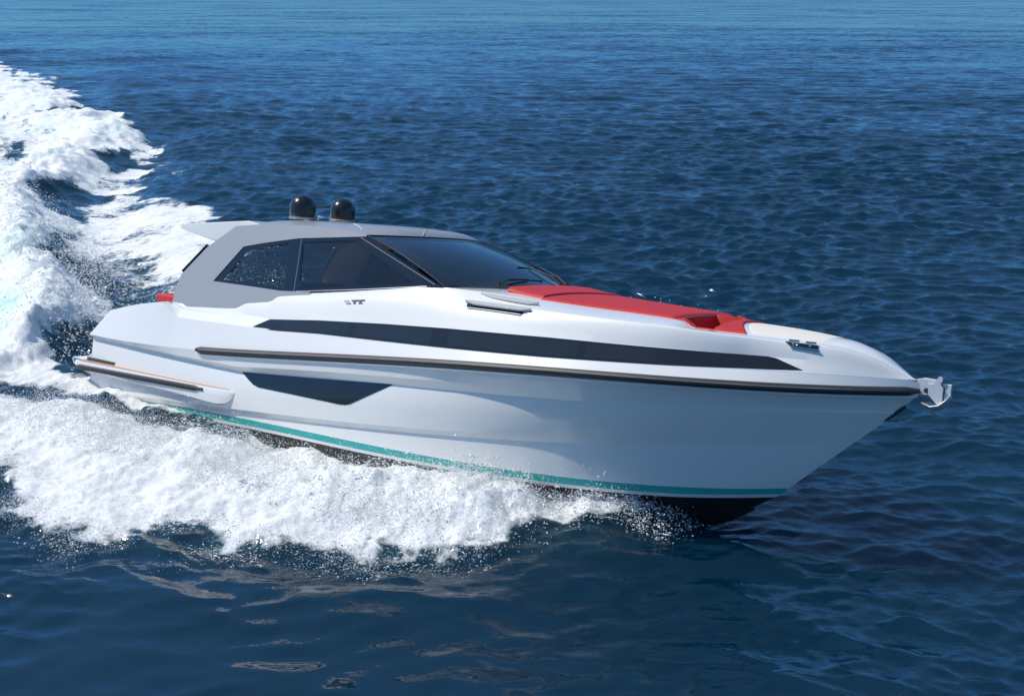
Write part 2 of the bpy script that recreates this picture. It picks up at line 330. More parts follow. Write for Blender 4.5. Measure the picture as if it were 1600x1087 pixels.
def well(x,y):
    if 12.13<x<12.73: 
        s=sst(12.13,12.15,x)*sst(12.66,12.64,x); return -.46*s*sst(.845,.825,abs(y))*(1 if y<0 else sst(.26,.24,y)+sst(.4,.43,y))
    return 0
cushion('bow_seat',lambda v:12.13,lambda v:12.76+(.38 if v<0 else -.04)*abs(v)**1.5,ib(.02),.035,RED,nx=80,ny=110,well=well)
cushion('foredeck_panel',lambda v:12.80+(.38 if v<0 else -.04)*abs(v)**1.5,lambda v:14.05,lambda x:inb(x)-.04,.013,CREAM,nx=30)
# aft sun pad
b=MB(); b.box((1.6,0,2.03),(.85,2.5,.16)); b.build('aft_sun_pad',RED,yacht,bev=.04)
# ---------------- cabin
cb=lambda z:1.63+(2.85-z)*.25
def cp(x,z,o=0): return (x,-cb(z)-o,z)
outer=[(2.52,2.0),(2.48,2.22),(2.55,2.55),(2.81,2.81),(3.07,3.07),(3.72,3.49),(4.3,3.545),(4.7,3.565),(5.4,3.585),(5.96,3.578),(6.4,3.55),(6.84,3.50)]
inner=[(3.46,2.51),(3.47,2.52),(3.5,2.56),(3.76,2.85),(4.02,3.14),(4.06,3.156),(4.4,3.22),(4.7,3.27),(5.35,3.37),(6.0,3.42),(6.4,3.45),(6.84,3.485)]
b=MB(); b.grid([[cp(*o),cp(*[(o[k]+i[k])/2 for k in(0,1)]),cp(*i)] for o,i in zip(outer,inner)])
b.grid([[cp(*o),cp(*i)] for o,i in zip([(2.52,2.0),(3.4,2.03),(4.4,2.1),(5.2,2.3),(5.9,2.45)],[(3.46,2.51),(4.0,2.505),(4.6,2.50),(5.2,2.49),(5.9,2.53)])])
cs=b.build('cabin_side',GREY,yacht,flat=True,solid=-.03); mirror(cs)
# dark trim on the slanted rear edge, and step trim on the side deck
b=MB(); b.tube([cp(2.53,2.62,-.01),cp(2.77,2.86,-.01),cp(3.03,3.12,-.01)],.03,8); mirror(b.build('rear_trim',BLKG,yacht))
b=MB(); b.tube([(x,-inb(x)-.0,inz(x)+.02) for x in Xs(2.75,4.15,10)],.022,8); mirror(b.build('side_deck_trim',STEEL,yacht))
# roof
ze=lambda x:float(np.interp(x,[p[0] for p in outer[5:]],[p[1] for p in outer[5:]]))
zc=pch([(3.72,3.57),(4.2,3.665),(5.0,3.685),(5.8,3.69),(6.3,3.675),(6.6,3.65),(6.74,3.60),(6.84,3.53)])
def roofp(X,q):
    x=X+.4*(1-q*q)*sst(5.2,6.84,X); e=ze(X); bb=cb(e); aq=abs(q)
    return (x,q*bb,lerp(e,zc(X),(1-aq**3.6)))
RQ=[-1,-.985,-.96,-.93,-.88,-.8]+[-.7+1.4*i/14 for i in range(15)]+[.8,.88,.93,.96,.985,1]
b=MB(); b.grid([[roofp(X,q) for q in RQ] for X in Xs(3.72,6.6,40)+[6.66,6.7,6.74,6.78,6.81,6.84]]); roof=b.build('hardtop_roof',GREY,yacht,ang=40)
for X0,X1,q0,q1 in((5.86,6.5,-.62,-.9),(6.62,6.80,-.18,-.35)):
    b=MB(); b.tube([Vector(roofp(lerp(X0,X1,k/6),lerp(q0,q1,k/6)))+Vector((0,0,.004)) for k in range(7)],.008,5)
    b.build('roof_seam',WHITE,roof)
b=MB(); b.prism([(2.05,3.455),(2.05,3.37),(3.0,3.20),(3.5,3.25),(4.2,3.55),(3.9,3.60)],-1.40,1.40); b.build('roof_overhang',WHITE,yacht,bev=.015)
# side windows
def ring(name,out,inn,mat,o,parent):
    b=MB(); n=len(out); rows=[[cp(*out[i%n],o),cp(*inn[i%n],o)] for i in range(n+1)]; b.grid(rows); return b.build(name,mat,parent,flat=True,solid=-.012)
aO=[(3.46,2.505),(4.02,3.145),(4.7,3.272),(5.385,3.376),(5.50,2.485)]; aI=[(3.70,2.56),(4.143,3.08),(4.7,3.21),(5.12,3.285),(5.27,2.545)]
fO=[(5.395,3.376),(6.0,3.425),(6.45,3.458),(6.86,3.49),(7.5,3.25),(8.05,3.04),(8.62,2.84),(8.0,2.765),(7.0,2.645),(5.51,2.485)]; fI=[(5.44,3.315),(6.0,3.36),(6.4,3.395),(6.62,3.40),(7.2,3.175),(7.7,2.98),(8.02,2.86),(7.9,2.835),(7.0,2.72),(5.60,2.56)]
for nm,O,I in(('aft_side_window',aO,aI),('forward_side_window',fO,fI)):
    w=ring(nm,O,I,BLKG,.004,yacht); wm_=mirror(w)
    for par,s in((w,1),(wm_,-1)):
        b=MB(); b.poly([(p[0],s*p[1],p[2]) for p in (cp(*i,-.004) for i in I)]); b.build('window_glass',GL_SIDE,par,fix=False)
b=MB(); b.tube([cp(5.392,3.37,.012),cp(5.505,2.50,.012)],.009,6); mirror(b.build('window_divider_trim',STEEL,yacht)); b=MB(); b.tube([cp(6.70,3.475,.012),cp(8.45,2.865,.012)],.007,6); mirror(b.build('pillar_edge_trim',INS,yacht)); b=MB(); b.tube([cp(5.55,2.515,.012),cp(7,2.672,.012),cp(8.3,2.83,.012)],.006,6); mirror(b.build('sill_trim',STEEL,yacht))
# windshield
def ws(q,v,o=0):
    T=Vector((6.84+.4*(1-q*q),1.475*q,3.50+.03*(1-q*q))); B=Vector((8.62+.6*(1-q*q),1.64*q,2.85+.08*(1-q*q)))
    p=T.lerp(B,v); k=math.sin(math.pi*v)*.05; return p+Vector((.4,0,.9))*(k+o)
VV=[0,.04]+[.06+.88*i/16 for i in range(17)]+[.96,1]; QQ=[-1,-.95,-.9]+[-.87+1.74*i/24 for i in range(25)]+[.9,.95,1]
def band(qs,vs,o,b): b.grid([[ws(q,v,o) for q in qs] for v in vs])
b=MB(); band(QQ,VV[:3],.008,b); band(QQ,VV[-3:],.008,b); band([-1,-.95,-.9,-.87],VV[2:-2],.008,b); band([.87,.9,.95,1],VV[2:-2],.008,b); wf=b.build('windshield',BLKG,yacht,ang=50)
b=MB(); band([-.87+1.74*i/24 for i in range(25)],VV[2:-2],.003,b); b.build('windshield_glass',GL_WS,wf,ang=50)
b=MB(); b.tube([ws(q,0,.012) for q in Xs(-1,1,30)],.012,6); b.build('windshield_top_trim',BLKG,wf)
b=MB(); b.tube([ws(1,v,.012) for v in Xs(-.0,1,12)],.012,6); b.build('pillar_trim',BLKG,wf); b=MB(); b.tube([ws(-1,v,.012) for v in Xs(-.0,1,12)],.010,6); b.build('pillar_trim',BLKG,wf)
def wiper(q0,v0,q1,v1,ax,az_):
    A=Vector(ws(q0,v0,.02)); B_=Vector(ws(q1,v1,.03)); b=MB(); b.tube([A+Vector((ax,0,az_)),A.lerp(B_,.3)+Vector((.02,0,.045)),B_],.014,6); b.tube([A+Vector((ax,0,az_-.03)),A+Vector((ax,0,az_+.05))],.03,8)
    w=b.build('wiper',RUB,yacht); d=(ws(q1-.22,v1-.02,.018),ws(q1+.22,v1+.01,.018)); b=MB(); b.tube(d,.010,5); b.build('wiper_blade',RUB,w)
wiper(-.55,.99,-.12,.93,.05,-.01); wiper(.35,.99,.32,.70,.05,-.01); wiper(.55,.99,.86,.66,.05,-.01)
# interior
b=MB(); b.grid([[(x,y,z) for y,z in((-1.62,2.4),(-1.55,1.8),(1.55,1.8),(1.62,2.4))] for x in(2.7,4.5,8.6)]); b.build('cabin_sole',BEIGE,yacht,solid=.02)
b=MB(); b.prism([(7.5,1.8),(7.5,2.55),(7.75,2.72),(8.7,2.80),(8.7,1.8)],-1.5,1.5); b.build('dashboard',DARKI,yacht,bev=.03)
for y in(-.75,.35):
    b=MB(); b.prism([(6.55,2.28),(7.15,2.3),(7.15,2.42),(6.72,2.42),(6.60,2.92),(6.50,2.91)],y-.3,y+.3); hs=b.build('helm_seat',LEATH,yacht,bev=.05)
    b=MB(); b.box((6.53,y,3.0),(.10,.30,.15)); b.build('headrest',LEATH,hs,bev=.04)
    b=MB(); b.lathe((6.85,y,1.8),[(.001,0),(.12,0),(.12,.05),(.05,.08),(.05,.48),(.001,.48)],16); b.build('pedestal',CHR,hs)
b=MB(); b.prism([(3.3,1.8),(3.3,2.5),(3.45,2.5),(3.6,2.25),(5.0,2.25),(5.0,1.8)],.4,1.45); b.build('salon_sofa',LEATH,yacht,bev=.04)
# radomes
for y in(-.49,.49):
    zt=roofp(4.26,y/1.45)[2]-.01; c=(4.265,y,zt+.03)
    b=MB(); prof=[(.228,.0),(.236,.02),(.236,.04),(.222,.05)]; b.lathe(c,prof,40); rb=b.build('radome',STEEL if y<0 else GREY,yacht)
    pr=[(.218,.045),(.226,.06),(.226,.225)]+[(.226*math.cos(a),.225+.215*math.sin(a)) for a in [R(k*7.5) for k in range(1,12)]]+[(.001,.44)]
    b=MB(); b.lathe(c,pr,40); b.build('dome',DOME,rb,ang=60)
zr=roofp(4.3,0)[2]
b=MB(); b.tube([(4.05,.1,zr+.10),(4.3,-.08,zr+.085),(4.46,-.16,zr+.075),(4.62,-.2,zr+.07),(4.66,-.21,zr+.05),(4.67,-.21,zr-.02)],.013,8); b.tube([(4.05,.1,zr+.10),(4.03,.1,zr-.02)],.013,8); b.build('roof_handle',CHR,yacht)
b=MB(); b.box((4.35,0,zr+.012),(.6,.5,.03)); b.build('antenna_base',GREY,yacht,bev=.01)
# side vents below the windshield
def onside(pts,off,t=.0): return [(x,-side_b(x,z)-off,z) for x,z in pts]
def plate(name,pts,off,mat,parent=None,dz_=0):
    b=MB(); P=onside(pts,off); P2=onside(pts,-.01); n=len(P); b.poly(P)
    for i in range(n): j=(i+1)%n; b.poly([P[i],P[j],P2[j],P2[i]])
    return b.build(name,mat,parent or yacht,fix=True,ang=20)
def dk(u): return u
vent=None
def louvre(xs,b0,z0,w,th):
    b=MB(); rows=[]
    for x,k in xs: rows.append([(x,-(b0(x)),z0(x)),(x,-(b0(x)+w*k),z0(x)-.035*k),(x,-(b0(x)+w*k),z0(x)-.035*k-th),(x,-(b0(x)-.01),z0(x)-.02-th)])
    b.grid(rows,close=True); b.poly(rows[0]); b.poly(rows[-1]); return b
for dzv,dbv,x0,x1 in((.065,-.16,9.25,10.25),(.02,.035,9.13,10.27)):
    sh_=lambda x:shb(x)+dbv; zz=lambda x:(shz(x)+dzv if dbv>0 else lerp(shz(x),inz(x),.75)+.03)
    b=louvre([(x0,.15),(x0+.2,1),(x1-.15,1),(x1,.3)],sh_,zz,.05,.03); vv=b.build('side_vent',VENT,yacht,bev=.006); mirror(vv)
    b=MB(); b.grid([[(x,-(sh_(x)+.022),zz(x)-.06),(x,-(sh_(x)+.04),zz(x)-.098)] for x in Xs(x0+.05,x1-.12,8)]); g=b.build('vent_slot',BLKG,vv,solid=.01); mirror(g); b=MB(); b.tube([(x,-(sh_(x)+.045),zz(x)-.112) for x in Xs(x0+.08,x1-.14,8)],.009,6); mirror(b.build('vent_lip',VENT,vv))
# badge on the side below the window
def badge(polys,mat,name):
    b=MB()
    for pts in polys: 
        P=onside(pts,.034); Q_=onside(pts,-.0); n=len(P); b.poly(P)
        for i in range(n): j=(i+1)%n; b.poly([P[i],P[j],Q_[j],Q_[i]])
    o=b.build(name,mat,yacht,ang=20); return o
zb_=lambda x,t:lerp(2.436,2.494,t)+(x-6.85)*.115
def bp_(pts): return [(x,zb_(x,t)) for x,t in pts]
badge([bp_([(6.855,0),(6.955,0),(6.865,1),(6.765,1)])],LOGOG,'badge_slash')
badge([bp_([(6.94,.8),(7.215,.8),(7.215,.98),(6.94,.98)]),bp_([(7.005,.12),(7.035,.12),(7.035,.8),(7.005,.8)]),bp_([(7.0,0),(7.05,0),(7.05,.12),(7.0,.12)]),bp_([(7.12,.12),(7.155,.12),(7.155,.8),(7.12,.8)]),bp_([(7.11,0),(7.2,0),(7.2,.12),(7.11,.12)])],LOGO,'badge_letters')
# bow cleat in its recess
cx=13.87; cyb=-(shb(cx)-.03); czb=shz(cx)
b=MB(); b.poly([(13.66,-(shb(13.66)+.0),shz(13.66)+.004),(14.03,-(shb(14.03)+.0),shz(14.03)+.004),(14.06,-(shb(14.06)+.055),shz(14.06)-.06),(13.75,-(shb(13.75)+.05),shz(13.75)-.05)]); cl=b.build('bow_cleat',BLKG,yacht,solid=-.006); 
b=MB()
for x in(13.76,13.95): b.tube([(x,-shb(x)-.02,shz(x)-.05),(x,-shb(x)-.02,shz(x)+.03)],.016,8); b.tube([(x-.05,-shb(x-.05)-.02,shz(x)+.03),(x+.07,-shb(x+.07)-.02,shz(x)+.028)],.014,8)
b.tube([(13.74,-(shb(13.74)+.05),shz(13.74)-.045),(14.07,-(shb(14.07)+.06),shz(14.07)-.055)],.010,6)
b.build('cleat_posts',CHR,cl); 
# stem guard
b=MB(); b.tube([(x+.012,0,z) for x,z in((15.0,1.88),(14.9,1.80),(14.78,1.695),(14.55,1.525))],.02,8,[.02,.035,.03,.012]); b.build('stem_guard',RUB,yacht)
# anchor and roller
anc=MB(); 
for s in(-.012,.06): anc.prism([(15.12,2.24),(15.20,2.262),(15.363,2.256),(15.40,2.215),(15.40,2.12),(15.30,2.06),(15.12,2.05)],s,s+.012)
anc.build('bow_roller_bracket',ANC,yacht,bev=.003)
A=MB(); A.prism([(15.285,2.14),(15.277,2.205),(15.35,2.222),(15.375,2.271),(15.395,2.30),(15.418,2.314),(15.44,2.308),(15.452,2.29),(15.447,2.255),(15.42,2.22),(15.466,2.17),(15.465,1.985),(15.43,1.94),(15.35,2.014),(15.29,2.07)],-.075,-.055)
anchor=A.build('anchor',ANC,yacht,bev=.003)
A=MB(); A.prism([(15.44,2.22),(15.55,2.225),(15.545,2.05),(15.47,1.96),(15.475,2.17)],-.02,.02); A.build('shank',ANC,anchor,bev=.004)
F=[(15.18,1.925,.01),(15.25,1.925,.10),(15.35,1.90,.17),(15.45,1.925,.15),(15.52,2.0,.10),(15.555,2.07,.03)]
A=MB(); A.grid([[(x,-w,z+.03),(x,-w*.5,z),(x,0,z-.03),(x,w*.5,z),(x,w,z+.03)] for x,z,w in F]); A.build('fluke',ANC,anchor,solid=.012)
A=MB(); 
A.lathe((0,0,0),[(.001,-.06),(.035,-.06),(.022,0),(.035,.06),(.001,.06)],16); rl=A.build('roller',RUB,anchor); rl.rotation_euler=(R(90),0,0); rl.location=(15.26,0,2.115)
A=MB(); A.tube([(15.395,-.045,2.15),(15.395,.05,2.15)],.014,10); A.tube([(15.285,-.06,2.20),(15.285,.06,2.20)],.016,10); A.build('pin',CHR,anchor)
# ---------------------------------------------------------------- the sea
rng=np.random.default_rng(7)
def hsh(ix,iy,s):
    h=(ix.astype(np.int64)*374761393+iy.astype(np.int64)*668265263+s*982451653)&0xffffffff
    h=((h^(h>>13))*1274126177)&0xffffffff; return ((h^(h>>16))&0xffffff)/float(0xffffff)
def vnoise(x,y,s=0):
    ix=np.floor(x); iy=np.floor(y); fx=x-ix; fy=y-iy; a=2*np.pi
    def g(dx,dy):
        t=hsh(ix+dx,iy+dy,s)*a; return np.cos(t)*(fx-dx)+np.sin(t)*(fy-dy)
    ux=fx*fx*fx*(fx*(fx*6-15)+10); uy=fy*fy*fy*(fy*(fy*6-15)+10)
    n0=g(0,0)*(1-ux)+g(1,0)*ux; n1=g(0,1)*(1-ux)+g(1,1)*ux
    return (n0*(1-uy)+n1*uy)*1.5
def fbm(x,y,l,o=4,s=0,gain=.5):
    r=0;a=1
    for k in range(o): r=r+a*vnoise(x/l+17.3*k,y/l-9.1*k,s+k); a*=gain; l=l*.5
    return r
def ss(a,b,x): t=np.clip((x-a)/(b-a),0,1); return t*t*(3-2*t)
def polyline(px_,py_,P):
    """distance to a polyline, arc position 0..1 and side (+ left of its direction)"""
    P=np.array(P,float); best=np.full(px_.shape,1e9); arc=np.zeros(px_.shape); side=np.ones(px_.shape)
    L=np.r_[0,np.cumsum(np.hypot(*np.diff(P,axis=0).T))]
    for i in range(len(P)-1):
        d=P[i+1]-P[i]; l2=d@d; t=np.clip(((px_-P[i,0])*d[0]+(py_-P[i,1])*d[1])/l2,0,1)
        ex=px_-P[i,0]-t*d[0]; ey=py_-P[i,1]-t*d[1]; D=np.hypot(ex,ey); m=D<best-1e-9
        best=np.where(m,D,best); arc=np.where(m,L[i]+t*np.sqrt(l2),arc); side=np.where(m,np.sign(d[0]*ey-d[1]*ex),side)
    return best,arc/L[-1],side
def inside(x,y,P):
    r=np.zeros(x.shape,bool); n=len(P)
    for i in range(n):
        x0,y0=P[i]; x1,y1=P[(i+1)%n]
        if y0==y1: continue
        c=((y0>y)!=(y1>y))&(x<(x1-x0)*(y-y0)/(y1-y0)+x0); r^=c
    return r
def sdist(x,y,P):
    d,_,_=polyline(x,y,list(P)+[P[0]]); return np.where(inside(x,y,P),d,-d)
# water outlines of the wake, world metres
BOW=[(2.7,14.95),(2.2,14.75),(1.83,14.6),(1.23,14.2),(.61,14.26),(0,13.92),(-.85,13.71),(-1.52,13.65),(-2,13.48),(-2.7,13.65),(-3.39,13.74),(-4.04,13.65),(-4.52,14.49),(-5.23,14.2),(-5.89,14.11),(-6.52,14.39),(-7.17,15.09),(-7.72,15.97),(-8.8,16.7),(-11,17.6),(-16,19),(-18,28),(-11,24.2),(-8.9,22.3),(-7.5,21.2),(-5.4,19.2),(-4,18.3),(-2.1,17.2),(.4,16.5),(1.9,15.8)]
WASH=[(-9.0,21.6),(-9.3,23.5),(-9.68,25.45),(-11.27,29.07),(-13.44,33.77),(-15.93,40.14),(-17.4,46.5),(-17.7,52.2),(-17.2,56.3),(-18.35,59.11),(-22.71,66.42),(-25.83,70.59),(-26.41,75.72),(-31.44,82.61),(-40.37,100.8),(-45.83,108.8),(-53.15,123.3),(-80,160),(-110,160),(-70,100),(-48,70),(-36,50),(-27,34),(-20,24),(-14,21.5),(-10.5,21)]
LACE=[(-4.5,24.5),(-6.5,29),(-8.6,36),(-9.67,38.34),(-11.49,41.16),(-13.41,44.24),(-15.29,48.87),(-16.97,56.6),(-17.6,53),(-17.4,46.5),(-15.93,40.14),(-13.44,33.77),(-11.27,29.07),(-9.68,25.45),(-8.5,22.5),(-6,22.5)]
SH_R=[(-10,21.5),(-5.57,18.9),(-3.97,18.05),(-2.12,16.9),(.39,16.15),(1.92,15.6),(2.81,14.89)]   # where the starboard side meets the water
# polar sheet, fine near the camera and growing with distance
nr0=1380; r=[5.2]
while r[-1]<9000:
    k=.0029 if r[-1]<60 else .0029*(r[-1]/60)**.55; r.append(r[-1]*(1+min(k,.06)))
r=np.array(r); th=np.radians(np.linspace(-36,36,760)); nr,na_=len(r),len(th)
RR,TT=np.meshgrid(r,th,indexing='ij'); X=(RR*np.sin(TT)).ravel(); Y=(RR*np.cos(TT)).ravel(); DR=np.repeat(np.gradient(r),na_); RAD=RR.ravel()
SP=np.maximum(DR,RAD*(th[1]-th[0]))
Z=np.zeros_like(X); DX=np.zeros_like(X); DY=np.zeros_like(X)
calm=1-.85*np.exp(-(((X+2.6)/5.6)**4+((Y-11.2)/2.6)**2))
near=RAD<1500; Xn,Yn,SPn=X[near],Y[near],SP[near]; zn=np.zeros(Xn.shape); dxn=zn.copy(); dyn=zn.copy()
wx=Xn+.5*fbm(Xn,Yn,6,2,90); wy=Yn+.5*fbm(Xn,Yn,6,2,95)
gust=1+.55*fbm(Xn,Yn,28,3,70)
NW=96; cal=calm[near]
for i in range(NW):
    lam=.19*(5.0/.19)**((i+rng.random())/NW); k=2*np.pi/lam; sp=.32 if lam>1.5 else .46
    a_=math.radians(-97)+rng.normal()*sp; kx,ky=k*math.cos(a_),k*math.sin(a_); ph=rng.random()*6.283
    slope=.050*(1.9 if lam<.7 else 1.1 if lam<1.3 else .62)*(1.0 if lam<2.0 else .45); amp=slope/k
    f=np.clip(lam/(SPn*2.4)-.8,0,1)*amp*(gust if lam<2.5 else 1)*(cal if lam<.4 else cal**.28)
    p=kx*wx+ky*wy+ph; zn+=f*np.sin(p); c=f*np.cos(p)*.7; dxn+=c*kx/k; dyn+=c*ky/k
Z[near]=zn*(calm[near]*.5+.5); DX[near]=dxn; DY[near]=dyn
# wake heights and foam density, only where the wake can be
wk=(X<6)&(RAD<190)&(X>-120)
x,y=X[wk],Y[wk]; h=np.zeros(x.shape); foam=np.zeros(x.shape); milk=np.zeros(x.shape)
edge=.55*fbm(x,y,2.2,4,11)
sdB=sdist(x,y,BOW); fB=ss(-.42,.62,sdB+edge*.75+.22*fbm(x,y,.5,3,13))
d,_a,side=polyline(x,y,SH_R); arc=np.clip(((x+10)*12.81-(y-21.5)*6.61)/(12.81**2+6.61**2),0,1); out=np.where(side<0,d,-d)      # distance outboard of the starboard waterline
env=ss(0,.3,arc)*ss(1.0,.86,arc)*.55+.45*ss(.55,.8,arc)*ss(1.0,.9,arc)
ridge=np.exp(-((out-1.35)/1.0)**2)*env
lump=fbm(x,y,1.15,5,21,.55)
h+=ridge*(.42+.14*lump)+fB*(.10+.07*lump+.035*np.abs(fbm(x,y,.5,3,31)))
h+=fB*.012*fbm(x,y,.16,2,41)
foam=np.maximum(foam,fB)
# dark trough close along the after body
tr=np.exp(-((out-.45)/.38)**2)*ss(.62,.3,arc)*ss(-.02,.12,arc)
foam*=1-.85*tr*ss(-.6,.5,fbm(x,y,.9,3,51)+.3); h-=.10*tr
lane=np.exp(-((out-.6-.25*np.sin(arc*9))/.35)**2)*ss(.22,.0,arc)
foam*=1-.7*lane
# stern wash
sdW=sdist(x,y,WASH); eW=1.4*fbm(x,y,5,4,61); sc=np.clip(y/45,.4,2.2); fW=ss(-.8,1.0,sdW/sc+eW)
RD=[(-9.0,21.6),(-9.68,25.45),(-11.27,29.07),(-13.44,33.77),(-15.93,40.14),(-17.4,46.5),(-17.7,52.2),(-18.35,59.11),(-26,73),(-46,109)]
dR,aR,sR=polyline(x,y,RD); o2=np.where(sR>0,dR,-dR)           # + on the wash side
crest=np.exp(-((o2-1.4*sc)/(1.3*sc))**2)*ss(0,.02,aR)*ss(1,.5,aR)
h+=crest*(.55+.3*fbm(x,y,2.5,5,71,.6))*fW+fW*(.17*fbm(x,y,2.6,5,81,.62)+.06*np.abs(fbm(x,y,.7,4,83,.6)))
h-=.42*np.exp(-((o2+1.3)/1.5)**2)*ss(0,.02,aR)*ss(.55,.3,aR)
ua=-.35*x+.94*y; up_=.94*x+.35*y; str_=fbm(ua/5.,up_/1.1,1.0,4,107,.6)
foam=np.maximum(foam,fW*(.93-.12*ss(2.2,7,o2/sc)+.12*crest+(.18+.2*ss(28,50,y))*(str_-.1)*(1-crest)))
# lacy field from the port side, with the dark trough beside the wash
sdL=sdist(x,y,LACE); fL=ss(-.5,.9,sdL+1.1*fbm(x,y,3.2,4,91))
trou=np.exp(-((o2+1.5+.5*fbm(x,y,3,3,92))/1.0)**2)*ss(.19,.08,aR)*(.55+.45*ss(-.3,.3,fbm(x,y,3.5,2,94)))
foam=np.maximum(foam,fL*(.84-.48*trou)+.22*fL*fbm(x/1.9+.2*y,y,2.6,4,93,.6)); h+=fL*(.07*fbm(x,y,1.3,4,97))
# diverging crests on the far side of the wake
for (ax,ay,bx,by,am) in((-23.5,67,-12,74,.42),(-26.9,79,-17,90,.40),(-32,92,-20,106,.40),(-37,105,-24,124,.36),(-18,57.5,-7,62,.34),(-43,122,-28,142,.34),(-14,48,-4,52,.20)):
    dC,aC,sC=polyline(x,y,[(ax,ay),((ax+bx)/2-.8,(ay+by)/2-1.2),(bx,by)]); e_=ss(1,.25,aC)*ss(-.01,.12,aC)
    w=np.where(sC>0,1.5,3.2); h+=am*e_*np.exp(-(dC/w)**2)
    foam=np.maximum(foam,.55*np.exp(-(dC/.55)**2)*ss(.5,.0,aC)*(vnoise(x/1.7,y/1.7,5)>-.05))
h+=.15*np.exp(-((out-.35)/.32)**2)*ss(.80,.9,arc)*ss(.995,.95,arc)*(1+.4*fbm(x,y,.5,3,55))
# side swell pushed out ahead of and beside the foam
h+=.10*np.exp(-((sdB+.9)/.7)**2)*ss(.1,.4,arc)
calmw=0
milk=np.clip(1.3*ss(.8,2.5,o2)*ss(7.5,4,o2)*(y<27)*(y>20.5)*ss(-.5,.3,fbm(x,y,2.0,3,101)),0,1)+.35*fW*ss(-.2,.7,fbm(x,y,4,3,103))+.06*ridge
flat=1-.6*np.maximum(fB,np.maximum(fW,fL))
Z[wk]=Z[wk]*flat+h; FO=np.zeros_like(X); FO[wk]=foam; MK=np.zeros_like(X); MK[wk]=np.clip(milk,0,1)
# long slick streaks far out
slick=np.zeros_like(X)
# slope that the growing mesh can no longer carry, handed to the shader
CH=np.clip(1-1/(1+(SP/.24)**1.3),0,1)
for L_,w_ in (([(-142,321),(-89,388),(49,439),(190,409),(330,380)],9),([(-60,275),(30,269),(103,221),(160,190)],3.2)):
    m_=(RAD>150)&(RAD<700); dS,_,_=polyline(X[m_]+3*fbm(X[m_],Y[m_],30,2,301),Y[m_],L_); CH[m_]*=1-.75*np.exp(-(dS/w_)**2)
Vx=np.stack([X+DX,Y+DY,Z],1).astype(np.float32)
def sheet(name,sel,mat):
    idx=(np.arange(nr-1)[:,None]*na_+np.arange(na_-1)[None,:]).ravel()[sel]
    q=np.stack([idx,idx+na_,idx+na_+1,idx+1],1); u,inv=np.unique(q,return_inverse=True); inv=inv.reshape(-1)
    me=bpy.data.meshes.new(name); me.vertices.add(len(u)); me.vertices.foreach_set('co',Vx[u].ravel())
    me.loops.add(len(inv)); me.loops.foreach_set('vertex_index',inv.astype(np.int32)); n=len(q)
    me.polygons.add(n); me.polygons.foreach_set('loop_start',(np.arange(n)*4).astype(np.int32)); me.update(calc_edges=True); me.validate()
    me.polygons.foreach_set('use_smooth',np.ones(n,bool))
    for nm,arr in(('foam',FO),('milk',MK),('chop',CH),('calm',calm)):
        a=me.attributes.new(nm,'FLOAT','POINT'); a.data.foreach_set('value',arr[u].astype(np.float32))
    me.materials.append(mat); o=bpy.data.objects.new(name,me); COL.objects.link(o); return o
# water + foam material
m,t,P_=nodemat('sea_water'); Nn=t.nodes; Lk=t.links
def nd(k,**kw):
    n=Nn.new(k)
    for a,b in kw.items(): setattr(n,a,b)
    return n
def mth(op,a,b=None,c=None,clamp=False):
    n=nd('ShaderNodeMath',operation=op,use_clamp=clamp)
    for i,v in enumerate((a,b,c)):
        if v is None: continue
        if isinstance(v,(int,float)): n.inputs[i].default_value=v
        else: Lk.new(v,n.inputs[i])
    return n.outputs[0]
geo_=nd('ShaderNodeNewGeometry'); pos=geo_.outputs['Position']
def noise(scale,detail,sx=1,sy=1,sz=1,rough=.55,dist=0,rz=0):
    mp=nd('ShaderNodeMapping'); mp.inputs['Scale'].default_value=(sx,sy,sz); mp.inputs['Rotation'].default_value=(0,0,rz); Lk.new(pos,mp.inputs[0])
    n=nd('ShaderNodeTexNoise'); n.inputs['Scale'].default_value=scale; n.inputs['Detail'].default_value=detail; n.inputs['Roughness'].default_value=rough; n.inputs['Distortion'].default_value=dist; Lk.new(mp.outputs[0],n.inputs[0]); return n.outputs[0]
af=nd('ShaderNodeAttribute'); af.attribute_name='foam'; am_=nd('ShaderNodeAttribute'); am_.attribute_name='milk'
n1=noise(2.6,9,1,1,1,.66,.6); n2=noise(.9,6,1,1.6,1,.6,.8,.5)
n3=noise(9,5,1,1,1,.6); nn=mth('MULTIPLY_ADD',n1,.62,mth('MULTIPLY',n2,.38))
# foam factor: density against noise
dd=mth('SUBTRACT',mth('MULTIPLY',af.outputs['Fac'],.72),mth('MULTIPLY_ADD',mth('SUBTRACT',n3,.5),.22,nn)); fac=mth('MULTIPLY_ADD',dd,6.5,.5,clamp=True)
n4=noise(16,8,.8,1.2,1,.72,.8); n5=noise(4.2,6,.9,1.2,1,.65,1.2)
thin=mth('MULTIPLY_ADD',mth('ADD',n4,mth('MULTIPLY',n5,.8)),1.9,-.95,clamp=True); thin=mth('MULTIPLY_ADD',thin,.36,.64)
fac=mth('MULTIPLY',fac,thin); fac=mth('MULTIPLY',fac,mth('GREATER_THAN',af.outputs['Fac'],.02))
